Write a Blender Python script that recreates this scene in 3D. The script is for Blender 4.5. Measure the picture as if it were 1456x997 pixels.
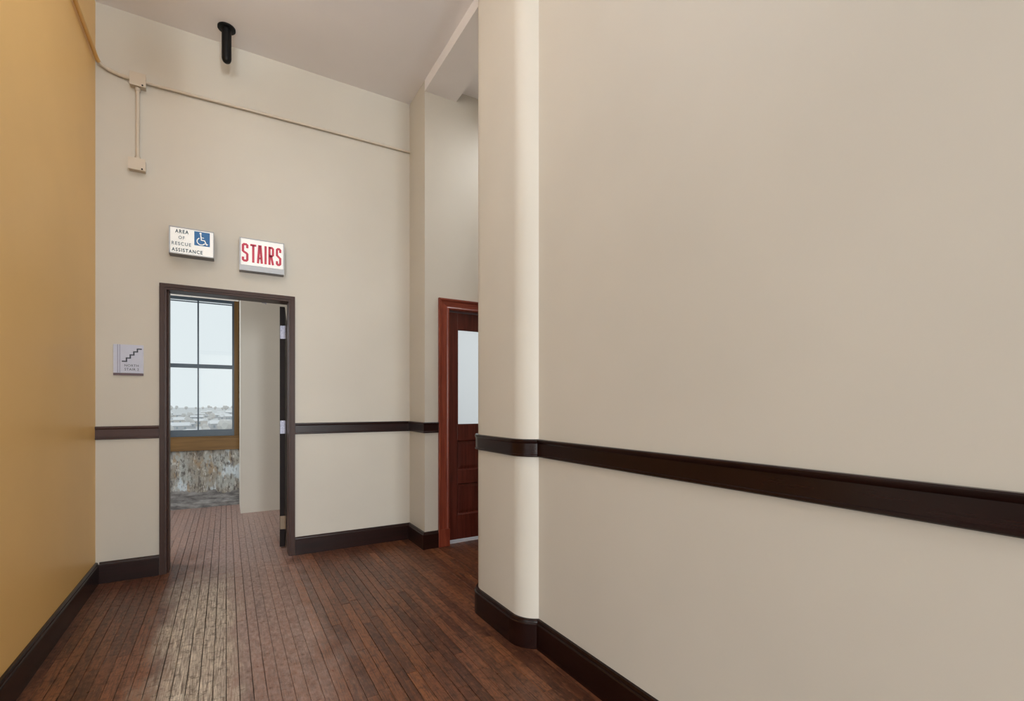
import bpy, bmesh, math, random
from mathutils import Vector, Matrix
random.seed(7)
S = bpy.context.scene
C = S.collection
for o in list(bpy.data.objects): bpy.data.objects.remove(o)

# ------------------------------------------------------------------ camera
cam_d = bpy.data.cameras.new('camera'); cam = bpy.data.objects.new('camera', cam_d); C.objects.link(cam)
cam.location = (0, 0, 1.266); cam.rotation_euler = (math.pi/2, 0, -0.535)
cam_d.sensor_width = 36; cam_d.lens = 685.5/1456*36
cam_d.shift_y = (575.87-498.5)/1456
cam_d.clip_start = 0.05; cam_d.clip_end = 6000
S.camera = cam

# ------------------------------------------------------------------ world and light
W = bpy.data.worlds.new('overcast'); S.world = W; W.use_nodes = True
bg = W.node_tree.nodes['Background']
bg.inputs[0].default_value = (0.93, 0.98, 1.0, 1); bg.inputs[1].default_value = 0.92

def area(name, loc, rot, sx, sy, power, col, spread=math.pi):
    l = bpy.data.lights.new(name, 'AREA'); l.shape = 'RECTANGLE'; l.size = sx; l.size_y = sy
    l.energy = power; l.color = col; l.spread = spread
    o = bpy.data.objects.new(name, l); C.objects.link(o); o.location = loc; o.rotation_euler = rot
    return o
# fill lights added behind the camera as unseen windows (rear and left wall)
area('added_rear_light', (0.80, -8.9, 1.9), (math.pi/2, 0, 0), 1.0, 2.6, 355, (0.91, 0.975, 1.0))
area('added_rear_light', (-3.7, -8.9, 1.9), (math.pi/2, 0, 0), 2.2, 2.6, 300, (0.91, 0.975, 1.0))
area('added_side_light', (-4.9, -1.4, 1.8), (0, -math.pi/2, 0), 2.4, 3.6, 58, (0.91, 0.975, 1.0))
# linear pendant lamp added out of view for fill: it shines down and up
area('added_pendant_light', (-0.25, 2.0, 3.47), (0, 0, 0), 0.16, 1.4, 2, (0.94, 0.99, 1.0))
area('added_pendant_light', (-0.25, 2.0, 3.57), (math.pi, 0, 0), 0.16, 1.4, 30, (0.95, 0.99, 1.0))
# lamp added to brighten the side passage, hidden behind the rounded pilaster
area('added_passage_light', (2.55, 3.4, 4.03), (0, 0, 0), 0.3, 0.3, 14, (0.95, 0.98, 1.0))
# fill light added by the stair room's left wall, out of view
area('added_stair_room_light', (-2.6, 5.9, 1.9), (0, -math.pi/2, 0), 1.6, 1.4, 70, (0.92, 0.96, 1.0))

S.view_settings.view_transform = 'Standard'; S.view_settings.look = 'None'
S.view_settings.gamma = 1.0; S.view_settings.use_curve_mapping = False
S.view_settings.exposure = 0.0

# ------------------------------------------------------------------ materials
def lin(c): return tuple(((x/255)/12.92 if x/255 <= .04045 else ((x/255+.055)/1.055)**2.4) for x in c) + (1,)
class NB:
    """small node builder"""
    def __init__(s, name):
        s.m = bpy.data.materials.new(name); s.m.use_nodes = True; s.t = s.m.node_tree
        s.p = s.t.nodes['Principled BSDF']; s.out = s.t.nodes['Material Output']
    def n(s, typ, ins=None, **kw):
        nd = s.t.nodes.new(typ)
        for k, v in kw.items(): setattr(nd, k, v)
        for k, v in (ins or {}).items():
            if isinstance(v, bpy.types.NodeSocket): s.t.links.new(v, nd.inputs[k])
            else: nd.inputs[k].default_value = v
        return nd
    def math(s, op, a, b=0.0, clamp=False):
        return s.n('ShaderNodeMath', {0: a, 1: b}, operation=op, use_clamp=clamp).outputs[0]
    def maprange(s, v, a, b, c=0.0, d=1.0, smooth=False):
        return s.n('ShaderNodeMapRange', {0: v, 1: a, 2: b, 3: c, 4: d}, interpolation_type='SMOOTHSTEP' if smooth else 'LINEAR').outputs[0]
    def mix(s, f, a, b, mode='MIX'):
        nd = s.n('ShaderNodeMix', data_type='RGBA', blend_type=mode)
        for i, v in ((0, f), (6, a), (7, b)):
            if isinstance(v, bpy.types.NodeSocket): s.t.links.new(v, nd.inputs[i])
            else: nd.inputs[i].default_value = v
        return nd.outputs[2]
    def vec(s, v, sc, add=None):
        a = s.n('ShaderNodeVectorMath', {0: v, 1: sc}, operation='MULTIPLY').outputs[0]
        if add is not None: a = s.n('ShaderNodeVectorMath', {0: a, 1: add}, operation='ADD').outputs[0]
        return a
    def noise(s, v, scale, detail=3, rough=.5):
        return s.n('ShaderNodeTexNoise', {'Vector': v, 'Scale': scale, 'Detail': detail, 'Roughness': rough}).outputs[0]
    def set(s, k, v):
        if isinstance(v, bpy.types.NodeSocket): s.t.links.new(v, s.p.inputs[k])
        else: s.p.inputs[k].default_value = v
    def bump(s, h, strength, dist):
        b = s.n('ShaderNodeBump', {'Height': h, 'Strength': strength, 'Distance': dist})
        s.t.links.new(b.outputs[0], s.p.inputs['Normal'])
    def pos(s): return s.n('ShaderNodeNewGeometry').outputs['Position']

def paint(name, col, rough=.5, var=.03, bump=.15, spec=.35):
    b = NB(name); p = b.pos()
    n1 = b.noise(p, 1.3, 3); n2 = b.noise(p, 160, 2)
    c = lin(col); dk = tuple(x*(1-var*2) for x in c[:3])+(1,)
    b.set('Base Color', b.mix(b.maprange(n1, .3, .7), dk, c))
    b.set('Roughness', rough); b.set('Specular IOR Level', spec)
    b.bump(n2, bump, .0006); return b.m
def plain(name, col, rough=.4, metal=0.0, spec=.5):
    b = NB(name); p = b.pos(); n1 = b.noise(p, 30, 3)
    c = lin(col); dk = tuple(x*.9 for x in c[:3])+(1,)
    b.set('Base Color', b.mix(n1, dk, c)); b.set('Roughness', rough); b.set('Metallic', metal); b.set('Specular IOR Level', spec)
    return b.m
def wood(name, c1, c2, axis, rough=.3, scale=60, coat=0.0, spec=.25):
    """grain running along axis (0 x, 1 y, 2 z)"""
    b = NB(name); p = b.pos()
    sc = [scale]*3; sc[axis] = scale*.05
    n1 = b.noise(b.vec(p, tuple(sc)), 1.0, 5, .6)
    sc2 = [scale*.25]*3; sc2[axis] = scale*.012
    n2 = b.noise(b.vec(p, tuple(sc2)), 1.0, 3)
    c = b.mix(b.maprange(n1, .35, .65), lin(c1), lin(c2))
    c = b.mix(b.maprange(n2, .3, .7, 0, .5), c, lin(c1))
    b.set('Base Color', c); b.set('Roughness', rough); b.set('Specular IOR Level', spec)
    b.set('Coat Weight', coat); b.set('Coat Roughness', .15)
    b.bump(n1, .15, .0008); return b.m

M = {}
M['beige'] = paint('beige_wall_paint', (212, 206, 195), .45)
M['yellow'] = paint('ochre_wall_paint', (250, 204, 128), .4)
M['ceiling'] = paint('off_white_ceiling_paint', (246, 242, 243), .7)
M['room'] = paint('stair_room_paint', (220, 214, 202), .6)
M['trim'] = wood('dark_brown_stained_wood', (30, 13, 10), (44, 20, 16), 0, .3, 40, .08)
M['rail_l'] = wood('faded_brown_wood', (66, 46, 42), (84, 60, 56), 0, .4, 40, 0)
M['trim_y'] = wood('dark_brown_stained_wood_lengthwise', (26, 10, 8), (38, 16, 12), 1, .27, 40, .05)
M['frame'] = wood('brown_painted_metal', (62, 42, 36), (70, 48, 42), 2, .4, 30)
M['leaf'] = plain('dark_door_edge', (26, 13, 12), .5, 0, .15)
b = NB('galvanised_steel'); p_ = b.noise(b.pos(), 220, 3, .7)
b.set('Base Color', b.mix(b.maprange(p_, .35, .65), lin((104, 104, 118)), lin((176, 176, 192)))); b.set('Metallic', .6); b.set('Roughness', .45); M['hinge'] = b.m
M['hinge_b'] = plain('dim_lit_hinge', (146, 124, 100), .5)  # lowest hinge: same metal, its dimmer brownish light put into the colour
M['mahog_z'] = wood('mahogany_upright', (116, 48, 34), (158, 80, 58), 2, .3, 55, .3)
M['mahog_x'] = wood('mahogany_level', (104, 42, 30), (144, 70, 50), 0, .3, 55, .3)
M['mahog_d'] = wood('mahogany_door', (76, 30, 22), (106, 48, 37), 2, .3, 55, .3)
M['sill'] = wood('golden_brown_window_wood', (100, 74, 38), (128, 96, 54), 0, .45, 40)
M['sillz'] = wood('golden_brown_window_wood_upright', (90, 66, 32), (110, 82, 44), 2, .45, 40)
M['winframe'] = plain('slate_window_metal', (58, 72, 84), .4)
M['white'] = plain('white_trim_paint', (235, 232, 226), .5)
M['conduit'] = paint('beige_painted_metal', (212, 200, 184), .4, .02)
M['cond_y'] = paint('ochre_painted_metal', (230, 182, 110), .4, .02)
M['hole'] = plain('black_hole', (12, 10, 10), .8)
M['black'] = plain('black_pipe_paint', (12, 11, 12), .5, 0, .25)
M['alu'] = plain('brushed_aluminium', (176, 178, 182), .4, .35)
M['alud'] = plain('grey_aluminium_edge', (128, 128, 132), .45, .3)
M['blue'] = plain('access_blue', (32, 110, 176), .4)
M['slate'] = plain('slate_lettering', (78, 96, 112), .5)
M['greyt'] = plain('grey_lettering', (132, 144, 156), .5)
M['red'] = plain('crimson_lettering', (206, 56, 84), .4)
M['lav'] = plain('pale_lavender_plastic', (204, 208, 228), .35)
M['lav2'] = plain('lavender_line', (150, 152, 178), .4)
M['ink'] = plain('dark_grey_ink', (52, 58, 76), .5)
M['plaq'] = plain('mauve_brown_edge', (104, 84, 92), .5)
M['thr'] = plain('pale_gap_floor', (225, 222, 230), .5)
b = NB('lit_sign_face'); b.set('Base Color', lin((240, 240, 236))); b.set('Roughness', .35)
b.set('Emission Color', (0.93, .97, 1, 1)); b.set('Emission Strength', .22); M['signwhite'] = b.m
# clear glass
b = NB('clear_glass'); tr = b.n('ShaderNodeBsdfTransparent', {'Color': (.96, .985, .99, 1)}); gl = b.n('ShaderNodeBsdfGlossy', {'Roughness': .02})
fr = b.n('ShaderNodeFresnel', {'IOR': 1.45}); mx = b.n('ShaderNodeMixShader', {0: fr.outputs[0], 1: tr.outputs[0], 2: gl.outputs[0]})
b.t.links.new(mx.outputs[0], b.out.inputs[0]); M['glass'] = b.m
# frosted glass
b = NB('frosted_glass'); tr = b.n('ShaderNodeBsdfTranslucent', {'Color': (.97, .98, .98, 1)}); gl = b.n('ShaderNodeBsdfRefraction', {'Color': (.99, 1, 1, 1), 'Roughness': .55, 'IOR': 1.35})
mx = b.n('ShaderNodeMixShader', {0: .8, 1: tr.outputs[0], 2: gl.outputs[0]})
b.t.links.new(mx.outputs[0], b.out.inputs[0]); M['frost'] = b.m

# old peeling plaster under the window
b = NB('peeling_old_plaster'); p = b.pos()
big = b.noise(b.vec(p, (5, 5, 3.2)), 1, 4, .6); streak = b.noise(b.vec(p, (26, 26, 5)), 1, 5, .65)
fine = b.noise(p, 46, 5, .7); patch = b.noise(b.vec(p, (7, 7, 3), (4, 2, 9)), 1, 3, .5)
c = b.mix(b.maprange(big, .38, .62, smooth=True), lin((142, 136, 124)), lin((160, 164, 160)))
c = b.mix(b.maprange(patch, .54, .62, smooth=True), c, lin((190, 202, 208)))
c = b.mix(b.maprange(b.noise(b.vec(p, (9, 9, 4), (7, 3, 2)), 1, 4, .6), .54, .64, 0, .8, smooth=True), c, lin((150, 130, 104)))
c = b.mix(b.maprange(streak, .53, .62, 0, .8, smooth=True), c, lin((88, 82, 78)))
sp = b.noise(b.vec(p, (34, 34, 16)), 1, 6, .75)
c = b.mix(b.maprange(sp, .54, .62, 0, .8), c, lin((66, 60, 58)))
c = b.mix(b.maprange(b.noise(b.vec(p, (30, 30, 12), (5, 5, 5)), 1, 4, .7), .56, .64, 0, .6), c, lin((206, 206, 200)))
z = b.n('ShaderNodeSeparateXYZ', {0: p}).outputs[2]
low = b.maprange(b.math('ADD', z, b.math('MULTIPLY', b.noise(b.vec(p, (7, 7, 7)), 1, 4, .6), -.22)), .075, .085)
cl = b.mix(b.maprange(b.noise(b.vec(p, (9, 9, 30), (1, 1, 1)), 1, 4, .6), .35, .65), lin((92, 90, 90)), lin((146, 146, 144)))
c = b.mix(low, cl, c)
topd = b.maprange(b.math('ADD', z, b.math('MULTIPLY', streak, .3)), .76, .9, 0, .6)
c = b.mix(topd, c, lin((92, 86, 80)))
b.set('Base Color', c); b.set('Roughness', .85)
b.bump(b.math('ADD', b.math('MULTIPLY', low, .6), sp), .5, .004); M['plaster'] = b.m
# floor planks
b = NB('worn_mahogany_stained_planks'); p = b.pos()
oi = b.n('ShaderNodeObjectInfo').outputs['Random']; ri = b.n('ShaderNodeNewGeometry').outputs['Random Per Island']
r = b.math('FRACT', b.math('ADD', oi, ri)); r2 = b.math('FRACT', b.math('MULTIPLY', r, 17.37)); r3 = b.math('FRACT', b.math('MULTIPLY', r, 91.7))
off = b.n('ShaderNodeCombineXYZ', {0: b.math('MULTIPLY', r, 40), 1: b.math('MULTIPLY', r2, 40), 2: 0.0}).outputs[0]
g1 = b.noise(b.vec(p, (150, 7, 20), off), 1, 6, .65)
g2 = b.noise(b.vec(p, (34, 2.2, 6), off), 1, 4, .6)
blot = b.noise(b.vec(p, (6, 5, 1)), 1, 5, .65); blot2 = b.noise(p, 26, 5, .7)
c = b.mix(r, lin((88, 50, 34)), lin((134, 84, 56)))
c = b.mix(b.maprange(r2, .72, 1, 0, .55), c, lin((166, 104, 62)))
c = b.mix(b.maprange(r3, .7, 1, 0, .7), c, lin((66, 34, 25)))
c = b.mix(b.maprange(g1, .46, .62, 0, .85), c, lin((42, 22, 16)))
c = b.mix(b.maprange(g2, .5, .7, 0, .5), c, lin((148, 92, 62)))
c = b.mix(b.maprange(blot2, .5, .66, 0, .7), c, lin((44, 26, 20)))
mott = b.noise(b.vec(p, (60, 18, 1), off), 1, 5, .75)
c = b.mix(b.maprange(mott, .52, .68, 0, .6), c, lin((158, 106, 78)))
sx = b.n('ShaderNodeSeparateXYZ', {0: p})
X, Y = sx.outputs[0], sx.outputs[1]
# grey window sheen through the doorway painted into the planks, with some dust
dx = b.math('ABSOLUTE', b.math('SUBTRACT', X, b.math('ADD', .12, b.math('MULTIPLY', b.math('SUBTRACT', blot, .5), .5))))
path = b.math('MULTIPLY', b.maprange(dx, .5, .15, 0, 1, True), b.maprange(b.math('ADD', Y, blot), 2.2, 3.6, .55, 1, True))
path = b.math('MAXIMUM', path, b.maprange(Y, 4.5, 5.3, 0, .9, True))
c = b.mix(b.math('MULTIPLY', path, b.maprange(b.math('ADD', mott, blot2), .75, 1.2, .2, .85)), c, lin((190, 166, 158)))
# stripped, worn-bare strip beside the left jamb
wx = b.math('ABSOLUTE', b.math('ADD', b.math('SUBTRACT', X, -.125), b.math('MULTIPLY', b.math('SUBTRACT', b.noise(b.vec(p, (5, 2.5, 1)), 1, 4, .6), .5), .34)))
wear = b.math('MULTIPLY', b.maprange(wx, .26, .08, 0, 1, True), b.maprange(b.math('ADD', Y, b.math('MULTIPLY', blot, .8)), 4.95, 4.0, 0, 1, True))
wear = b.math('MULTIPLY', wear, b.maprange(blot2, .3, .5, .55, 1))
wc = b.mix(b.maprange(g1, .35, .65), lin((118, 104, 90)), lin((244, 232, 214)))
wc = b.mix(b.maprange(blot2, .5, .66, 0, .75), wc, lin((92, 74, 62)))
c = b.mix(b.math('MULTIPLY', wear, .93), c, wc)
b.set('Base Color', c)
b.set('Roughness', b.math('ADD', b.maprange(blot2, .3, .7, .26, .46), b.math('MULTIPLY', wear, .12)))
b.set('Specular IOR Level', .5)
b.bump(b.math('ADD', g1, b.math('MULTIPLY', blot2, b.maprange(wear, 0, 1, .6, 2.5))), .45, .0016)
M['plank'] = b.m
M['sub'] = plain('dark_underfloor', (18, 10, 8), .9)

# ------------------------------------------------------------------ mesh helpers
def link(name, me, mat=None, parent=None, smooth=None):
    o = bpy.data.objects.new(name, me); C.objects.link(o)
    if mat and not me.materials: me.materials.append(mat)
    if parent: o.parent = parent
    if smooth is not None:
        for f in me.polygons: f.use_smooth = True
        bpy_smooth(me, smooth)
    return o
def bpy_smooth(me, ang):
    bm = bmesh.new(); bm.from_mesh(me)
    for e in bm.edges:
        if len(e.link_faces) == 2: e.smooth = e.calc_face_angle(0) < ang
        else: e.smooth = False
    bm.to_mesh(me); bm.free()
def mesh(bm, name):
    bmesh.ops.recalc_face_normals(bm, faces=bm.faces)
    me = bpy.data.meshes.new(name); bm.to_mesh(me); bm.free(); return me
def add_box(bm, x0, x1, y0, y1, z0, z1, bev=0.0):
    vs = [bm.verts.new(v) for v in ((x0,y0,z0),(x1,y0,z0),(x1,y1,z0),(x0,y1,z0),(x0,y0,z1),(x1,y0,z1),(x1,y1,z1),(x0,y1,z1))]
    fs = [bm.faces.new([vs[i] for i in q]) for q in ((0,3,2,1),(4,5,6,7),(0,1,5,4),(1,2,6,5),(2,3,7,6),(3,0,4,7))]
    if bev:
        es = list({e for f in fs for e in f.edges})
        bmesh.ops.bevel(bm, geom=es, offset=bev, segments=2, affect='EDGES', profile=.5)
def boxes(name, lst, mat, parent=None, bev=0.0):
    bm = bmesh.new()
    for q in lst: add_box(bm, *q, bev=bev)
    return link(name, mesh(bm, name), mat, parent)
def prism(name, pts, z0, z1, mat, parent=None, smooth=None):
    bm = bmesh.new()
    a = [bm.verts.new((x, y, z0)) for x, y in pts]; c = [bm.verts.new((x, y, z1)) for x, y in pts]
    n = len(pts)
    for i in range(n): bm.faces.new((a[i], a[(i+1) % n], c[(i+1) % n], c[i]))
    bm.faces.new(a[::-1]); bm.faces.new(c)
    return link(name, mesh(bm, name), mat, parent, smooth)
def sweep(name, path, prof, mat, parent=None, smooth=None):
    """closed profile (offset to the LEFT of the path, z) carried along a plan path with mitred corners"""
    bm = bmesh.new(); P = [Vector(p) for p in path]; rings = []
    for i, p in enumerate(P):
        d0 = (P[i]-P[i-1]).normalized() if i > 0 else None
        d1 = (P[i+1]-P[i]).normalized() if i < len(P)-1 else None
        if d0 is None: d0 = d1
        if d1 is None: d1 = d0
        n0 = Vector((-d0.y, d0.x)); n1 = Vector((-d1.y, d1.x)); m = (n0+n1).normalized(); m = m/max(.2, m.dot(n0))
        rings.append([bm.verts.new((p.x+m.x*o, p.y+m.y*o, z)) for o, z in prof])
    k = len(prof)
    for i in range(len(P)-1):
        for j in range(k): bm.faces.new((rings[i][j], rings[i][(j+1) % k], rings[i+1][(j+1) % k], rings[i+1][j]))
    bm.faces.new(rings[0]); bm.faces.new(rings[-1][::-1])
    return link(name, mesh(bm, name), mat, parent, smooth)
def tube(name, pts, r, mat, parent=None, seg=12, cap=False):
    """round tube along a polyline"""
    bm = bmesh.new(); P = [Vector(p) for p in pts]; rings = []
    up = Vector((0, 0, 1))
    for i, p in enumerate(P):
        d = (P[min(i+1, len(P)-1)]-P[max(i-1, 0)]).normalized()
        a = d.cross(up) if abs(d.z) < .9 else d.cross(Vector((0, 1, 0))); a.normalize(); c = d.cross(a)
        rings.append([bm.verts.new(p+(a*math.cos(t)+c*math.sin(t))*r) for t in [2*math.pi*k/seg for k in range(seg)]])
    for i in range(len(P)-1):
        for j in range(seg): bm.faces.new((rings[i][j], rings[i][(j+1) % seg], rings[i+1][(j+1) % seg], rings[i+1][j]))
    bm.faces.new(rings[0]); bm.faces.new(rings[-1][::-1])
    return link(name, mesh(bm, name), mat, parent, .9)
def lathe(name, prof, loc, mat, parent=None, seg=24, axis='z'):
    bm = bmesh.new(); rings = []
    for r, z in prof:
        rings.append([bm.verts.new((r*math.cos(2*math.pi*k/seg), r*math.sin(2*math.pi*k/seg), z)) for k in range(seg)])
    for i in range(len(prof)-1):
        for j in range(seg): bm.faces.new((rings[i][j], rings[i][(j+1) % seg], rings[i+1][(j+1) % seg], rings[i+1][j]))
    bm.faces.new(rings[0][::-1]); bm.faces.new(rings[-1])
    R = Matrix.Rotation(math.pi/2, 4, 'X') if axis == 'y' else Matrix.Identity(4)
    bmesh.ops.transform(bm, matrix=Matrix.Translation(loc) @ R, verts=bm.verts)
    return link(name, mesh(bm, name), mat, parent, .7)
def st(o): o['kind'] = 'structure'; return o
def empty(name, loc=(0, 0, 0)):
    o = bpy.data.objects.new(name, None); C.objects.link(o); o.location = loc; o.empty_display_size = .05; return o
def keep(parent, kids):
    """parts are modelled in world coordinates: shift them into the parent's frame"""
    mi = Matrix.Translation(-parent.location)
    for k in kids:
        k.data.transform(mi)
def tag(o, label, cat, group=None):
    o['label'] = label; o['category'] = cat
    if group: o['group'] = group
    return o

# ------------------------------------------------------------------ main dimensions (metres)
XL, XR = -.797, 1.405          # ochre wall, right wall
YB, YB2 = 4.438, 4.66          # back wall faces
XS, YS = 1.50, 4.035           # stepped-forward section
ZC = 4.12
YN = -9.0                      # corridor end behind camera
RC = .14; XF = 1.325           # rounded pilaster
Y0, Y1 = 2.2225, 2.607
YW = 7.08                      # stair room window wall

# ------------------------------------------------------------------ shell
st(boxes('wall_left', [(XL-.2, XL, 1.7, YB2, -.0, ZC)], M['yellow']))
st(boxes('wall_back', [(XL, -.40, YB, YB2, 0, ZC), (.466, XS+.1, YB, YB2, 0, ZC), (-.40, .466, YB, YB2, 2.15, ZC)], M['beige']))
st(boxes('wall_step', [(XS, 1.70, YS, YB+.02, 0, ZC), (2.62, 3.3, YS, YB+.02, 0, ZC), (1.70, 2.62, YS, YB+.02, 2.15, ZC)], M['beige']))
th = math.acos(1-(XR-XF)/RC)
arc1 = [(XF+RC*(1-math.cos(t)), Y0-RC*math.sin(t)) for t in [th*(1-i/16) for i in range(17)]]
arc2 = [(XF+RC*(1-math.cos(t)), Y1+RC*math.sin(t)) for t in [math.pi/2*i/20 for i in range(21)]]
wr = st(boxes('wall_right', [(XR, 3.3, YN-.2, Y1, 0, ZC)], M['beige']))
pil = prism('pilaster', arc1 + arc2 + [(3.3, Y1+RC), (3.3, 2.3), (XR+.05, 2.15), (XR+.05, arc1[0][1])], 0, ZC, M['beige'], wr, .35)
st(boxes('wall_alcove', [(3.1, 3.3, Y1+RC, YS, 0, ZC)], M['beige']))
WZ = (.6, 3.6)
st(boxes('wall_rear', [(-5.2, XR, YN-.2, YN, 0, .6), (-5.2, XR, YN-.2, YN, 3.6, ZC), (-5.2, -4.8, YN-.2, YN, .6, 3.6), (-2.6, .3, YN-.2, YN, .6, 3.6), (1.3, XR, YN-.2, YN, .6, 3.6), (-4.8, -2.6, YN-.2, YN-.15, .6, 3.6), (.3, 1.3, YN-.2, YN-.15, .6, 3.6)], M['beige']))
st(boxes('wall_added_lobby_left', [(-5.2, -5.0, YN, 1.9, 0, .6), (-5.2, -5.0, YN, 1.9, 3.6, ZC), (-5.2, -5.0, YN, -3.2, .6, 3.6), (-5.2, -5.0, .4, 1.9, .6, 3.6), (-5.2, -5.15, -3.2, .4, .6, 3.6)], M['beige']))  # unseen lobby, added so that light reaches in from the left
st(boxes('wall_added_lobby_far', [(-5.0, XL-.2, 1.7, 1.9, 0, ZC)], M['beige']))
st(boxes('floor_added_lobby', [(-5.2, XL-.2, YN-.2, 1.9, -.06, -.001)], M['plank']))
st(boxes('ceiling_added_lobby', [(-5.2, XL-.2, YN-.2, 1.9, ZC, ZC+.1)], M['ceiling']))
st(boxes('ceiling', [(XL-.2, 3.3, YN-.2, YB2, ZC, ZC+.1)], M['ceiling']))
st(boxes('trim_1', [(XS, 1.80, Y1+RC, YS, 4.025, ZC)], M['ceiling'])).name = 'ceiling_beam'

# stair room beyond the doorway
b1 = st(boxes('wall_stair_room_left', [(-2.9, -2.7, YB2, YW, 0, ZC)], M['room']))
st(boxes('wall_stair_room_right', [(1.7, 1.9, YB2, YW, 0, ZC)], M['room']))
st(boxes('wall_stair_room_near', [(-2.7, XL-.2, YB2-.1, YB2, 0, ZC)], M['room']))
st(boxes('ceiling_stair_room', [(-2.9, 1.9, YB2, YW+.3, ZC, ZC+.1)], M['ceiling']))
st(boxes('wall_partition', [(.144, 1.7, 6.447, YW, 0, ZC)], M['beige']))
WX0, WX1, WZ0, WZ1 = -.735, .137, .865, 2.60
st(boxes('wall_window_side', [(-2.9, WX0, YW, YW+.3, 0, ZC), (WX1, 1.9, YW, YW+.3, 0, ZC), (WX0, WX1, YW, YW+.3, 0, WZ0), (WX0, WX1, YW, YW+.3, WZ1, ZC)], M['plaster']))
old = st(sweep('baseboard_stair_room', [(.144, YW), (-2.7, YW)], [(0, 0), (.02, 0), (.02, .055), (.014, .062), (.012, .082), (0, .088)], M['plaster']))

# ------------------------------------------------------------------ floor: planks one by one
fl = st(boxes('floor', [(-2.9, 3.3, YN-.2, YW+.3, -.06, -.013)], M['sub']))
PW = .0522
def plank_bm(bm, x0, x1, y0, y1, dz=0.0, tilt=0.0):
    e = .0011; z0, z1 = -.0125, dz
    lo = [bm.verts.new(v) for v in ((x0,y0,z0),(x1,y0,z0),(x1,y1,z0),(x0,y1,z0))]
    mi = [bm.verts.new(v) for v in ((x0,y0,z1-e),(x1,y0,z1-e+tilt),(x1,y1,z1-e+tilt),(x0,y1,z1-e))]
    hi = [bm.verts.new(v) for v in ((x0+e,y0+e,z1),(x1-e,y0+e,z1+tilt),(x1-e,y1-e,z1+tilt),(x0+e,y1-e,z1))]
    for A, B in ((lo, mi), (mi, hi)):
        for i in range(4): bm.faces.new((A[i], A[(i+1) % 4], B[(i+1) % 4], B[i]))
    bm.faces.new(hi)
rest = bmesh.new(); nplank = 0
i0 = int(math.floor(-2.7/PW)); i1 = int(math.ceil(3.1/PW))
for i in range(i0, i1):
    xa, xb = i*PW, (i+1)*PW
    y = YN - random.random()*.8
    worn = -.33 < xa < .06
    while y < YW:
        L = random.choice((.42, .6, .75, .9, 1.1, 1.35)) * random.uniform(.85, 1.15)
        ya, yb = max(y, YN), min(y+L, YW); y += L
        if yb-ya < .03: continue
        if xb < XL-.02 and ya < YB2:
            if yb < YB2+.05: continue
            ya = YB2
        if xa > XR+.03 and yb < Y1+RC-.02: continue
        if xa > 1.75 and ya > YS+.3: continue
        gap = random.uniform(.0006, .0017); ge = .0005
        if worn: gap = random.uniform(.0016, .0042); ge = random.uniform(.0006, .004)
        elif random.random() < .25: gap *= 2
        dz = random.uniform(-.0006, .0004); tl = random.uniform(-.0006, .0006)
        if worn: dz = random.uniform(-.0022, .0006); tl = random.uniform(-.0018, .0018)
        vis = (XL-.03 < xa < XR and yb > 1.5 and ya < YB) or (-.78 < xa < .42 and ya >= YB-.4) or (XR-.1 <= xa < 2.1 and Y1 < yb and ya < YS+.05)
        if xa > .42 and ya > YB+.1: vis = False
        if vis and nplank < 298:
            bm = bmesh.new(); cx, cyy = (xa+xb)/2, (ya+yb)/2
            plank_bm(bm, xa+gap/2-cx, xb-gap/2-cx, ya+ge/2-cyy, yb-ge/2-cyy, dz, tl)
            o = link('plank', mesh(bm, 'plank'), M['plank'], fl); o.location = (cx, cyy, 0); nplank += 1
        else:
            plank_bm(rest, xa+gap/2, xb-gap/2, ya+ge/2, yb-ge/2, dz, tl)
print('planks as parts', nplank)
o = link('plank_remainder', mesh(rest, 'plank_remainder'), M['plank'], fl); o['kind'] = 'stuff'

# ------------------------------------------------------------------ baseboards and chair rails
BB = [(0, 0), (.023, 0), (.023, .126), (.020, .131), (.017, .133), (.016, .140), (.011, .147), (.004, .149), (0, .149)]
def rail(z0, z1, t=.02):
    h = z1-z0
    return [(0, z0), (t*.75, z0), (t, z0+.004), (t, z0+.012), (t*.8, z0+.015), (t*.8, z1-.022), (t*.95, z1-.019), (t*1.1, z1-.012), (t*1.1, z1-.004), (t*.9, z1), (0, z1)]
st(sweep('baseboard_left', [(XL, YB), (XL, 1.7)], BB, M['trim_y']))
st(sweep('baseboard_back', [(-.431, YB), (XL+.023, YB)], BB, M['trim']))
st(sweep('baseboard_back', [(1.624, YS), (XS, YS), (XS, YB), (.5, YB)], BB, M['trim'], None)).name = 'baseboard_step'
RB = rail(1.0185, 1.1127, .018)
st(sweep('trim_1', [(-.431, YB), (XL, YB)], RB, M['rail_l']))
st(sweep('trim_2', [(1.624, YS), (XS, YS), (XS, YB), (.5, YB)], RB, M['trim']))
RR = rail(.9945, 1.0865, .02)
# path runs with the room on its left
def rightside(name, prof, smooth=.5):
    far = [(2.2, Y1+RC)] + arc2[::-1] + [(XF, Y0+.0012)]
    a = st(sweep(name+'_1', far[::-1], prof, M['trim_y'], None, smooth))
    cur = arc1
    b_ = st(sweep(name+'_2', cur, prof, M['trim_y'], None, smooth))
    c_ = st(sweep(name+'_3', [(XR, YN), (XR, arc1[0][1]+.002)], prof, M['trim_y'], None, smooth))
    return a, b_, c_
a, b_, c_ = rightside('baseboard_right', BB)
a.name, b_.name, c_.name = 'baseboard_pilaster', 'baseboard_pilaster_corner', 'baseboard_right'
a, b_, c_ = rightside('trim', RR)
a.name, b_.name, c_.name = 'trim_3', 'trim_4', 'trim_5'

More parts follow.
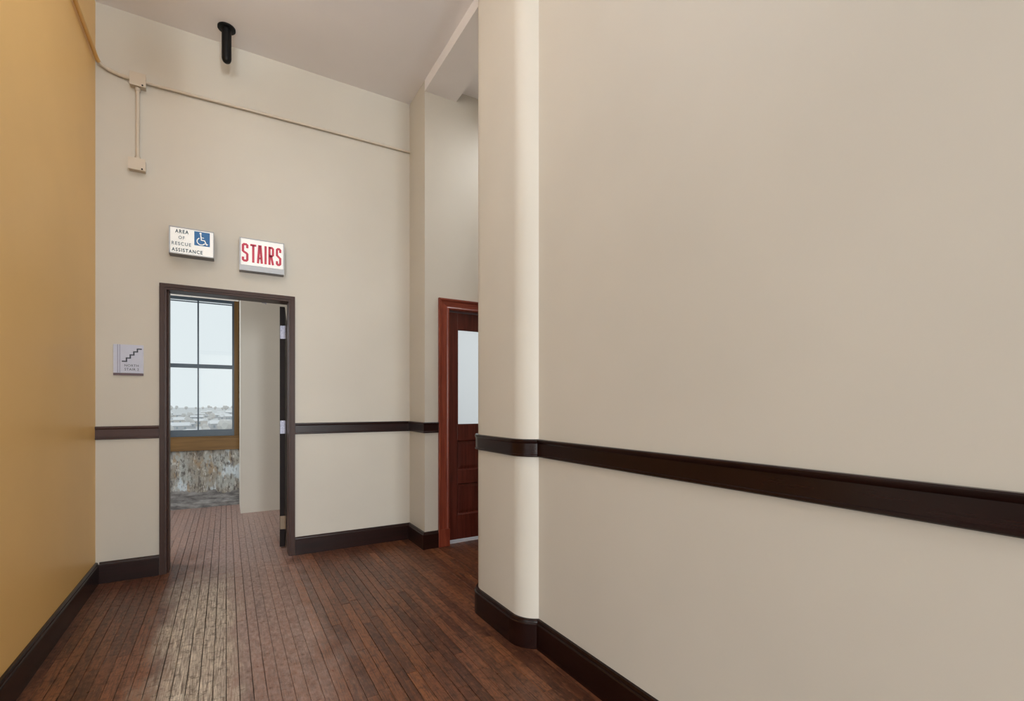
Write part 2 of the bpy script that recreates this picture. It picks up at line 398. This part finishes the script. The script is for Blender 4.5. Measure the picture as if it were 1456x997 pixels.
# ------------------------------------------------------------------ door 1: brown metal frame, leaf swung back into the stair room
FX0, FX1, FZ = -.383, .450, 2.131
YF = YB-.018
d1 = empty('door_1', (.035, YB, 0)); st(d1); K = []
def jamb(name, xo, xi, s):
    # plan profile of a pressed metal jamb, s=+1 for left jamb
    pts = [(xo, YF), (xi-s*.014, YF), (xi-s*.013, YF+.004), (xi-s*.002, YF+.005), (xi, YF+.008), (xi, 4.567), (xi-s*.002, 4.570), (xi-s*.016, 4.570),
           (xi-s*.016, YB2+.012), (xo, YB2+.012)]
    if s > 0: pts[4:7] = [(xi, 4.448), (xi+.011, 4.452), (xi+.011, 4.566), (xi+.009, 4.570)]
    o = prism(name, pts, 0, FZ+.0175, M['frame'], d1); K.append(o); return o
jamb('jamb', -.429, FX0, 1); jamb('jamb', .498, FX1, -1)
K.append(boxes('head', [(-.429, .498, YF, YB2+.012, FZ+.017, 2.177)], M['frame'], d1, .002))
K.append(boxes('head_stop', [(FX0-.02, FX1+.02, YF+.004, 4.570, FZ, FZ+.019)], M['frame'], d1, .002))
K.append(boxes('latch_strike', [(.262, .292, 4.575, YB2-.005, FZ+.009, FZ+.018), (.285, .292, 4.585, 4.593, FZ-.010, FZ+.01)], M['hinge'], d1))
keep(d1, K)
# leaf
lf = boxes('leaf', [(-.041, 0, 0, .80, .016, 2.132)], M['leaf'], d1, .002)
ang = math.radians(-6.8)
lf.location = Vector((.4455, YB2+.028, 0))-d1.location; lf.rotation_euler = (0, 0, ang)
lf['label'] = 'dark brown door edge, leaf swung back'
for z0 in (1.849, 1.012, .170):
    bm = bmesh.new(); add_box(bm, -.038, -.001, -.0022, .001, z0, z0+.116, bev=.0008)
    h = link('hinge', mesh(bm, 'hinge'), M['hinge'] if z0 > .5 else M['hinge_b'], lf)
    bm = bmesh.new()
    R = Matrix.Rotation(math.pi/2, 4, 'X')
    for sx_, sz_ in ((-.028, .018), (-.012, .040), (-.028, .076), (-.012, .098)):
        bmesh.ops.create_cone(bm, cap_ends=True, segments=10, radius1=.0042, radius2=.0034, depth=.0016, matrix=Matrix.Translation((sx_, -.0026, z0+sz_)) @ R)
    bmesh.ops.create_cone(bm, cap_ends=True, segments=12, radius1=.006, radius2=.006, depth=.116, matrix=Matrix.Translation((.004, -.006, z0+.058)))
    bm2 = mesh(bm, 'hinge_pin'); bm = bmesh.new(); bm.from_mesh(h.data); bm.from_mesh(bm2); bm.to_mesh(h.data); bm.free()

# ------------------------------------------------------------------ door 2: mahogany door with frosted pane
d2 = empty('door_2', (2.15, YS, 0)); st(d2); K = []
DX0, DX1, DZ = 1.726, 2.58, 2.128
YC = YS-.02
def casing_v(x0, x1, flip):
    w = x1-x0
    pr = [(0, 0), (0, .026), (.012, .028), (.02, .022), (.03, .017), (w-.022, .015), (w-.012, .02), (w-.004, .018), (w, .012), (w, 0)]
    pts = [((x0+a) if not flip else (x1-a), YS-t) for a, t in pr]
    return pts
for x0, x1, fl_ in ((1.625, DX0, False), (DX1, DX1+.1, True)):
    c_o = prism('casing', casing_v(x0, x1, fl_), .155, DZ, M['mahog_z'], d2); K.append(c_o)
    for v in c_o.data.vertices:
        if v.co.z > 1: v.co.z = DZ-.002 + .094*(((x1-v.co.x) if not fl_ else (v.co.x-x0))/(x1-x0))
for x0 in (1.621, DX1-.002): K.append(boxes('plinth_block', [(x0, x0+.107, YS-.03, YS, 0, .155)], M['mahog_z'], d2, .002))
# head casing: profile in (y,z) carried along x
bm = bmesh.new(); pr = [(0, 0), (.012, 0), (.018, .004), (.02, .012), (.015, .022), (.017, .064), (.0225, .072), (.0275, .082), (.0255, .094), (0, .094)]
rg = [[bm.verts.new((x0_+sg_*(.094-z)*1.05, YS-t, DZ-.002+z)) for t, z in pr] for x0_, sg_ in ((1.625, 1), (DX1+.1, -1))]
n = len(pr)
for j in range(n): bm.faces.new((rg[0][j], rg[0][(j+1) % n], rg[1][(j+1) % n], rg[1][j]))
bm.faces.new(rg[0]); bm.faces.new(rg[1][::-1])
K.append(link('head_casing', mesh(bm, 'head_casing'), M['mahog_x'], d2))
K.append(boxes('jamb', [(1.70, DX0+.006, YS-.005, YS+.2, 0, 2.15), (DX1-.006, 2.62, YS-.005, YS+.2, 0, 2.15)], M['mahog_z'], d2))
K.append(boxes('jamb_head', [(DX0, DX1, YS-.005, YS+.2, DZ-.006, 2.15)], M['mahog_x'], d2))
YD0, YD1 = YS+.065, YS+.108
lf2 = boxes('leaf', [(DX0+.009, 1.843, YD0, YD1, .021, 2.118), (2.463, DX1-.009, YD0, YD1, .021, 2.118)], M['mahog_d'], d2, .0015)
K.append(lf2)
sub = []
def dpart(name, lst, mat, bev=0.0): o = boxes(name, lst, mat, lf2, bev); sub.append(o); return o
for z0, z1 in ((1.967, 2.118), (.936, 1.08), (.536, .658), (.021, .246)): dpart('rail', [(1.843, 2.463, YD0, YD1, z0, z1)], M['mahog_d'], .0015)
def raised(z0, z1):
    bm = bmesh.new(); x0, x1 = 1.843, 2.463; yb, yf = YD0+.02, YD0+.014
    o_ = [bm.verts.new(v) for v in ((x0, YD0+.001, z0), (x1, YD0+.001, z0), (x1, YD0+.001, z1), (x0, YD0+.001, z1))]
    m_ = [bm.verts.new(v) for v in ((x0+.012, yb, z0+.012), (x1-.012, yb, z0+.012), (x1-.012, yb, z1-.012), (x0+.012, yb, z1-.012))]
    i_ = [bm.verts.new(v) for v in ((x0+.04, yf, z0+.04), (x1-.04, yf, z0+.04), (x1-.04, yf, z1-.04), (x0+.04, yf, z1-.04))]
    bk = [bm.verts.new((v.co.x, YD1-.004, v.co.z)) for v in o_]
    for A, B in ((bk, o_), (o_, m_), (m_, i_)):
        for i in range(4): bm.faces.new((A[i], A[(i+1) % 4], B[(i+1) % 4], B[i]))
    bm.faces.new(i_); bm.faces.new(bk[::-1])
    o = link('panel', mesh(bm, 'panel'), M['mahog_d'], lf2); sub.append(o)
raised(.658, .936); raised(.246, .536)
dpart('pane', [(1.843, 2.463, YD0+.018, YD0+.024, 1.08, 1.967)], M['frost'])['label'] = 'frosted glass pane'
dpart('glazing_bead', [(1.843, 1.851, YD0+.006, YD0+.018, 1.08, 1.967), (2.455, 2.463, YD0+.006, YD0+.018, 1.08, 1.967), (1.851, 2.455, YD0+.006, YD0+.018, 1.08, 1.088), (1.851, 2.455, YD0+.006, YD0+.018, 1.959, 1.967)], M['mahog_d'])
k = lathe('knob', [(.012, 0), (.012, .03), (.028, .045), (.03, .06), (.02, .07), (.002, .072)], (2.515, YD0, 1.0), M['hinge'], lf2, axis='y'); sub.append(k)
for o in sub: o.data.transform(Matrix.Translation(-d2.location))
keep(d2, K)
st(boxes('floor_landing', [(1.5, 3.3, YS+.03, YS+2.6, -.02, .004)], M['thr']))  # pale slab added behind the door so the gap below it shows bright

# ------------------------------------------------------------------ window of the stair room
w1 = empty('window_1', (-.299, YW, .7)); st(w1); K = []
def wp(name, lst, mat, bev=.0015): o = boxes(name, lst, mat, w1, bev); K.append(o); return o
yo = YW-.012
wp('casing', [(.087, WX1, yo, YW+.12, .865, 2.585)], M['sillz']); wp('casing', [(WX0, -.685, yo, YW+.12, .865, 2.585)], M['sillz'])
wp('head_casing', [(WX0, WX1, yo, YW+.12, 2.5855, 2.66)], M['white'])
wp('apron', [(WX0-.04, .143, YW-.02, YW+.001, .705, .861)], M['sill'])
wp('stool', [(WX0-.04, .143, YW-.026, YW+.12, .8615, .8765)], M['sill'])
y0, y1 = YW+.004, YW+.07
wp('frame', [(.064, .087, y0, y1, .877, 2.585)], M['winframe']); wp('frame', [(-.685, -.662, y0, y1, .877, 2.585)], M['winframe'])
wp('frame_head', [(-.662, .064, y0, y1, 2.556, 2.585)], M['winframe'])
wp('bottom_rail', [(-.662, .064, y0, y1, .877, .957)], M['winframe'])
wp('meeting_rail', [(-.662, .064, y0+.004, y1-.01, 1.722, 1.769)], M['winframe'])
wp('top_rail', [(-.662, .064, y0+.02, y1-.01, 2.532, 2.541)], M['winframe'])
wp('mullion', [(-.306, -.292, y0+.01, y1-.015, .957, 1.722)], M['winframe']); wp('mullion', [(-.307, -.291, y0+.01, y1-.015, 1.769, 2.556)], M['winframe'])
for xa, xb in ((-.662, -.306), (-.292, .064)):
    for za, zb in ((.957, 1.722), (1.769, 2.556)): wp('pane', [(xa, xb, YW+.036, YW+.040, za, zb)], M['glass'], 0)
keep(w1, K)

# ------------------------------------------------------------------ flat shapes for the signs
def flat(name, polys, y, mat, parent, t=.0012):
    """polygons in (x,z) of the wall plane, facing -Y, given a small thickness"""
    bm = bmesh.new()
    for P_ in polys:
        a = [bm.verts.new((x, y-t, z)) for x, z in P_]; c = [bm.verts.new((x, y, z)) for x, z in P_]
        n = len(P_); bm.faces.new(a)
        for i in range(n): bm.faces.new((a[i], a[(i+1) % n], c[(i+1) % n], c[i]))
    bmesh.ops.triangulate(bm, faces=[f for f in bm.faces if len(f.verts) > 4])
    return link(name, mesh(bm, name), mat, parent)
def stroke(pts, w):
    """thick polyline as quads with mitred joints"""
    P = [Vector(p) for p in pts]; L, R_ = [], []
    for i, p in enumerate(P):
        d0 = (P[i]-P[i-1]).normalized() if i > 0 else (P[1]-P[0]).normalized()
        d1 = (P[i+1]-P[i]).normalized() if i < len(P)-1 else d0
        n0 = Vector((-d0.y, d0.x)); n1 = Vector((-d1.y, d1.x)); m = (n0+n1).normalized(); m = m/max(.4, m.dot(n0))
        L.append(p+m*w/2); R_.append(p-m*w/2)
    return [[L[i], L[i+1], R_[i+1], R_[i]] for i in range(len(P)-1)]
def text(name, body, x0, x1, z0, z1, y, mat, parent, bold=0.0, spacing=1.0):
    cu = bpy.data.curves.new('t', 'FONT'); cu.body = body; cu.size = 1; cu.extrude = 0; cu.offset = bold; cu.space_character = spacing
    to = bpy.data.objects.new('t', cu); C.objects.link(to)
    me = bpy.data.meshes.new_from_object(to.evaluated_get(bpy.context.evaluated_depsgraph_get()))
    bpy.data.objects.remove(to)
    xs = [v.co.x for v in me.vertices]; zs = [v.co.y for v in me.vertices]
    a, b2, c2, d = min(xs), max(xs), min(zs), max(zs)
    for v in me.vertices:
        v.co = (x0+(v.co.x-a)/(b2-a)*(x1-x0), y-.0014, z0+(v.co.y-c2)/(d-c2)*(z1-z0))
    me.materials.clear(); return link(name, me, mat, parent)

# AREA OF RESCUE ASSISTANCE
ax0, ax1, az0, az1, ay = -.361, -.084, 2.391, 2.586, 4.34
sg = empty('exit_sign', ((ax0+ax1)/2, YB, az0)); K = []
tag(sg, 'white sign AREA OF RESCUE ASSISTANCE with blue wheelchair symbol, above the open doorway', 'sign')
sg.name = 'rescue_sign'
K.append(boxes('housing', [(ax0-.003, ax1+.003, ay+.006, YB, az0-.003, az1+.003)], M['alud'], sg, .002))
K.append(boxes('sign_face', [(ax0+.005, ax1-.003, ay, ay+.006, az0+.004, az1-.005)], M['signwhite'], sg, .001))
K.append(boxes('sign_frame', [(ax0-.003, ax0+.004, ay-.002, ay+.008, az0-.003, az1+.003), (ax1-.003, ax1+.003, ay-.002, ay+.008, az0-.003, az1+.003), (ax0, ax1, ay-.002, ay+.008, az1-.004, az1+.003), (ax0, ax1, ay-.002, ay+.008, az0-.003, az0+.003)], M['alu'], sg))
def u(fx, fz): return (ax0+fx*(ax1-ax0), az1-fz*(az1-az0))
def atext(body, f0, f1, g0, g1, mat, bold):
    p0, p1 = u(f0, g1), u(f1, g0)
    K.append(text('lettering', body, p0[0], p1[0], p0[1], p1[1], ay, mat, sg, bold, 1.25))
atext('AREA', .125, .43, .08, .225, M['slate'], .035)
atext('OF', .20, .34, .32, .45, M['greyt'], .03)
atext('RESCUE', .05, .485, .555, .69, M['greyt'], .03)
atext('ASSISTANCE', .05, .745, .79, .93, M['slate'], .03)
s0, s1 = u(.555, .60), u(.915, .06)
K.append(boxes('blue_panel', [(s0[0], s1[0], ay-.001, ay, s0[1], s1[1])], M['blue'], sg))
def v_(fx, fz): return (s0[0]+fx*(s1[0]-s0[0]), s0[1]+fz*(s1[1]-s0[1]))
cx, cz = v_(.44, .32)
ring = [(cx+.026*math.cos(t), cz+.026*math.sin(t)) for t in [math.radians(115+i*12) for i in range(19)]]
hx, hz = v_(.40, .875)
pol = stroke(ring, .0065) + stroke([v_(.41, .80), v_(.45, .42), v_(.66, .40), v_(.78, .12), v_(.88, .16)], .0065) + stroke([v_(.43, .60), v_(.62, .58)], .005)
pol.append([(hx+.0068*math.cos(t*math.pi/8), hz+.0068*math.sin(t*math.pi/8)) for t in range(16)])
K.append(flat('wheelchair_symbol', pol, ay-.001, M['signwhite'], sg))
keep(sg, K)

# STAIRS
bx0, bx1, bz0, bz1, by = .090, .409, 2.332, 2.592, 4.37
s2 = empty('stairs_sign', ((bx0+bx1)/2, YB, bz0)); K = []
tag(s2, 'silver framed lit sign with red letters STAIRS, above the right part of the open doorway', 'sign')
K.append(boxes('housing', [(bx0, bx1, by, YB, bz0, bz1)], M['alud'], s2, .002))
K.append(boxes('sign_face', [(bx0+.009, bx1-.007, by-.004, by, bz0+.046, bz1-.006)], M['signwhite'], s2, .001))
K.append(boxes('sign_frame', [(bx0-.001, bx0+.008, by-.007, by+.002, bz0, bz1), (bx1-.007, bx1+.001, by-.007, by+.002, bz0, bz1), (bx0, bx1, by-.007, by+.002, bz1-.005, bz1), (bx0, bx1, by-.006, by+.002, bz0+.003, bz0+.044)], M['alu'], s2))
fx0, fx1, fz0, fz1 = bx0+.009, bx1-.007, bz0+.046, bz1-.006
LH0, LH1 = fz0+.115*(fz1-fz0), fz0+.82*(fz1-fz0); hh = LH1-LH0
def glyph(ch, x, w):
    s = .0168  # stem width
    X0, X1, Z0, Z1 = x+s/2, x+w-s/2, LH0+s/2, LH1-s/2; zm = (Z0+Z1)/2; k = .008
    if ch == 'S':
        return stroke([(X1, Z1-.03), (X1, Z1-k), (X1-k, Z1), (X0+k, Z1), (X0, Z1-k), (X0, zm+.012), (X0+k, zm+.004), (X1-k, zm-.004), (X1, zm-.012), (X1, Z0+k), (X1-k, Z0), (X0+k, Z0), (X0, Z0+k), (X0, Z0+.03)], s)
    if ch == 'T': return stroke([((X0+X1)/2, LH0), ((X0+X1)/2, Z1)], s) + stroke([(x, Z1), (x+w, Z1)], s)
    if ch == 'A':
        m = x+w/2
        return stroke([(X0-.001, LH0), (m-.004, LH1)], s) + stroke([(X1+.001, LH0), (m+.004, LH1)], s) + stroke([(X0+.006, LH0+hh*.28), (X1-.006, LH0+hh*.28)], s*.8)
    if ch == 'I': return stroke([(x+w/2, LH0), (x+w/2, LH1)], s)
    if ch == 'R':
        return stroke([(X0, LH0), (X0, LH1)], s) + stroke([(X0, Z1), (X1-k, Z1), (X1, Z1-k), (X1, zm+.008), (X1-k, zm), (X0, zm)], s) + stroke([(X0+.012, zm), (X1, LH0)], s)
pol = []; T = fx1-fx0
for ch, a, w in (('S', .02, .155), ('T', .215, .14), ('A', .37, .14), ('I', .55, .05), ('R', .64, .14), ('S', .82, .135)):
    pol += glyph(ch, fx0+a*T, w*T)
K.append(flat('lettering', pol, by-.004, M['red'], s2)); K[-1]['label'] = 'red block letters'
keep(s2, K)

# NORTH STAIR 2
nx0, nx1, nz0, nz1, ny = -.697, -.524, 1.480, 1.703, YB-.010
s3 = empty('stair_plaque', ((nx0+nx1)/2, YB, nz0)); K = []
tag(s3, 'pale lavender plaque with stair zigzag and NORTH STAIR 2, left of the doorway', 'sign')
K.append(boxes('plate', [(nx0, nx1, ny, YB, nz0+.017, nz1)], M['lav'], s3, .001))
K.append(boxes('bottom_edge', [(nx0, nx1, ny-.001, YB, nz0, nz0+.016)], M['plaq'], s3))
def q(fx, fz): return (nx0+fx*(nx1-nx0), nz1-fz*(nz1-nz0))
K.append(flat('stripe', stroke([q(.145, .0), q(.145, .915)], .004), ny, M['lav2'], s3)); K.append(flat('stripe', stroke([q(.215, .0), q(.215, .915)], .004), ny, M['lav2'], s3))
zz = [(.28, .545), (.435, .545), (.435, .435), (.56, .435), (.56, .33), (.68, .33), (.68, .225), (.80, .225), (.80, .13), (.95, .13)]
K.append(flat('stair_symbol', stroke([q(*p_) for p_ in zz], .0085), ny, M['ink'], s3))
for body, f0, f1, g0, g1 in (('NORTH', .37, .84, .64, .715), ('STAIR 2', .37, .85, .76, .84)):
    a_, c2 = q(f0, g1), q(f1, g0)
    K.append(text('lettering', body, a_[0], c2[0], a_[1], c2[1], ny, M['ink'], s3, .004, 1.1))
keep(s3, K)

# ------------------------------------------------------------------ conduits and junction boxes
def jbox(x0, x1, z0, z1, label):
    r_ = empty('junction_box', ((x0+x1)/2, YB, z0)); K = []
    K.append(boxes('box', [(x0+.003, x1-.003, 4.385, YB, z0+.003, z1-.003)], M['conduit'], r_, .002))
    K.append(boxes('cover_plate', [(x0, x1, 4.379, 4.386, z0, z1)], M['conduit'], r_, .0015))
    K.append(lathe('screw_hole', [(.006, 0), (.006, .002)], (x1-.02, 4.3795, z0+.011), M['hole'], r_, 10, 'y'))
    K.append(lathe('screw', [(.004, 0), (.003, .0015)], (x0+.012, 4.3795, z1-.012), M['conduit'], r_, 10, 'y'))
    keep(r_, K); tag(r_, label, 'junction box'); return r_
jbox(-.599, -.504, 3.575, 3.672, 'beige square junction box joined to the long conduit high on the back wall')
jbox(-.607, -.506, 2.966, 3.052, 'beige square outlet box at the lower end of the short upright conduit')
yc = YB-.022; rr = .0125
cd = empty('conduit', (-.56, YB, 3.05)); K = []
K.append(tube('pipe', [(-.556, yc, 3.045), (-.556, yc, 3.58)], rr, M['conduit'], cd))
K.append(lathe('coupling', [(.018, 0), (.018, .02), (.015, .026)], (-.556, yc, 3.052), M['conduit'], cd, 14)); K.append(lathe('coupling', [(.015, 0), (.018, .004), (.018, .024)], (-.556, yc, 3.551), M['conduit'], cd, 14))
keep(cd, K); tag(cd, 'short upright beige conduit between the two square boxes on the back wall', 'conduit')
c2_ = tag(tube('conduit', [(-.507, yc, 3.630), (.2, yc, 3.640), (1.0, yc, 3.651), (1.496, yc, 3.657)], rr*.85, M['conduit']), 'long thin beige conduit running across the back wall to the inner corner', 'conduit')
pts = [(-.596, yc, 3.632), (-.66, yc, 3.638), (-.72, yc-.003, 3.652), (-.757, yc-.01, 3.668), (-.772, yc-.03, 3.676)]
tag(tube('conduit', pts, rr, M['conduit']), 'short bent beige conduit from the upper square box to the ochre wall corner', 'conduit')
pts = [(-.772, yc-.032, 3.676), (-.776, yc-.08, 3.682), (-.779, yc-.2, 3.69), (-.779, 2.5, 3.70), (-.779, 1.72, 3.71)]
tag(tube('conduit', pts, rr, M['cond_y']), 'ochre painted conduit running high along the ochre wall', 'conduit')

# black pipe hanging from the ceiling
pp = empty('ceiling_pipe', (0.002, 4.24, ZC)); K = []
K.append(lathe('pipe', [(.002, -.268), (.014, -.266), (.024, -.258), (.030, -.246), (.0325, -.232), (.0325, 0)], (.002, 4.24, ZC), M['black'], pp, 28))
K.append(lathe('flange', [(.055, -.014), (.06, -.012), (.06, 0)], (.002, 4.24, ZC), M['black'], pp, 28))
keep(pp, K); tag(pp, 'black pipe with a rounded end hanging from the ceiling by the back wall', 'pipe')

# body of the added pendant lamp, out of view above the corridor
t_ = empty('added_pendant_lamp', (-.25, 2.0, ZC)); K = []
px, py = -.25, 2.0
K.append(boxes('housing', [(px-.105, px-.09, py-.8, py+.8, 3.45, 3.59), (px+.09, px+.105, py-.8, py+.8, 3.45, 3.59), (px-.09, px+.09, py-.8, py-.78, 3.45, 3.59), (px-.09, px+.09, py+.78, py+.8, 3.45, 3.59), (px-.09, px+.09, py-.78, py+.78, 3.515, 3.525)], M['white'], t_))
for q_ in (-.6, .6): K.append(tube('hanger', [(px, py+q_, 3.52), (px, py+q_, ZC)], .004, M['white'], t_, 8))
keep(t_, K); tag(t_, 'long white pendant lamp added out of view to light the corridor', 'lamp')
t_ = empty('added_ceiling_lamp', (2.55, 3.4, ZC)); K = []  # body of the added passage lamp, out of view
K.append(boxes('housing', [(2.37, 2.73, 3.22, 3.25, ZC-.12, ZC), (2.37, 2.73, 3.55, 3.58, ZC-.12, ZC), (2.37, 2.4, 3.25, 3.55, ZC-.12, ZC), (2.7, 2.73, 3.25, 3.55, ZC-.12, ZC), (2.4, 2.7, 3.25, 3.55, ZC-.02, ZC)], M['white'], t_))
keep(t_, K); tag(t_, 'square white ceiling lamp added out of view to light the side passage', 'lamp')

# ------------------------------------------------------------------ the town far below the window, its haze painted in as pale colours
ZG = -24.0
M['hazy'] = paint('hazy_pale_ground', (226, 226, 226), .9, .12)
M['bwall'] = plain('pale_building_wall', (214, 208, 202), .8); M['bwall2'] = plain('grey_building_wall', (196, 196, 198), .8)
M['broof'] = plain('hazy_pale_roof', (240, 240, 242), .8); M['tree'] = plain('bare_tree_branches', (214, 211, 208), .9)
M['bwin'] = plain('dull_window_glass', (160, 168, 176), .3)
bm = bmesh.new(); vs = [bm.verts.new(v) for v in ((-900, 60, ZG), (900, 60, ZG), (900, 5500, ZG), (-900, 5500, ZG))]; bm.faces.new(vs)
st(link('ground', mesh(bm, 'ground'), M['hazy']))
rnd = random.Random(3)
spots = []
def free(x, y, r):
    for a_, b3, c3 in spots:
        if math.hypot(x-a_, y-b3) < r+c3: return False
    spots.append((x, y, r)); return True
cnt = 0
while cnt < 34:
    y = rnd.uniform(420, 1500); x = y*rnd.uniform(-.105, .012)
    w, d, h = rnd.uniform(8, 22), rnd.uniform(8, 16), rnd.uniform(4, 8)
    if not free(x, y, max(w, d)*.75): continue
    bd = empty('building', (x, y, ZG)); bd.rotation_euler = (0, 0, rnd.uniform(-.5, .5))
    boxes('walls', [(-w/2, w/2, -d/2, d/2, 0, h)], rnd.choice((M['bwall'], M['bwall2'])), bd)
    bm = bmesh.new(); rh = rnd.choice((.6, 2.5, 3.2)); e = .5
    A = [bm.verts.new(v) for v in ((-w/2-e, -d/2-e, h), (w/2+e, -d/2-e, h), (w/2+e, d/2+e, h), (-w/2-e, d/2+e, h))]
    B = [bm.verts.new(v) for v in ((-w/2, 0, h+rh), (w/2, 0, h+rh))]
    for f in ((A[0], A[1], B[1], B[0]), (A[2], A[3], B[0], B[1]), (A[1], A[2], B[1]), (A[3], A[0], B[0]), (A[3], A[2], A[1], A[0])): bm.faces.new(f)
    link('roof', mesh(bm, 'roof'), M['broof'], bd)
    for i in range(3):
        xw = -w/2+w*(i+.5)/3
        boxes('window', [(xw-.8, xw+.8, -d/2-.05, -d/2+.02, h*.45, h*.8)], M['bwin'], bd)
    tag(bd, 'small building far below, haze painted into its pale colours, seen through the window', 'building', 'distant buildings of the town'); cnt += 1
bm = bmesh.new(); bmesh.ops.create_icosphere(bm, subdivisions=2, radius=1)
for v in bm.verts: v.co *= rnd.uniform(.75, 1.15); v.co.z = v.co.z*1.1+1.4
tm = mesh(bm, 'crown'); tm.materials.append(M['tree'])
bm = bmesh.new(); bmesh.ops.create_cone(bm, segments=6, radius1=.12, radius2=.07, depth=1.0, matrix=Matrix.Translation((0, 0, .5))); km = mesh(bm, 'trunk'); km.materials.append(M['tree'])
cnt = 0; tries = 0
while cnt < 48 and tries < 4000:
    tries += 1
    y = rnd.choice((rnd.uniform(420, 1200), rnd.uniform(2600, 4200))); x = y*rnd.uniform(-.105, .012); s_ = rnd.uniform(3, 5.5)*(1.7 if y > 1400 else 1)
    if not free(x, y, s_): continue
    t_ = empty('tree', (x, y, ZG)); t_.scale = (s_,)*3; t_.rotation_euler = (0, 0, rnd.uniform(0, 6))
    link('crown', tm, None, t_); link('trunk', km, None, t_)
    tag(t_, 'grey bare tree far below, seen through the window', 'tree', 'distant trees of the town'); cnt += 1
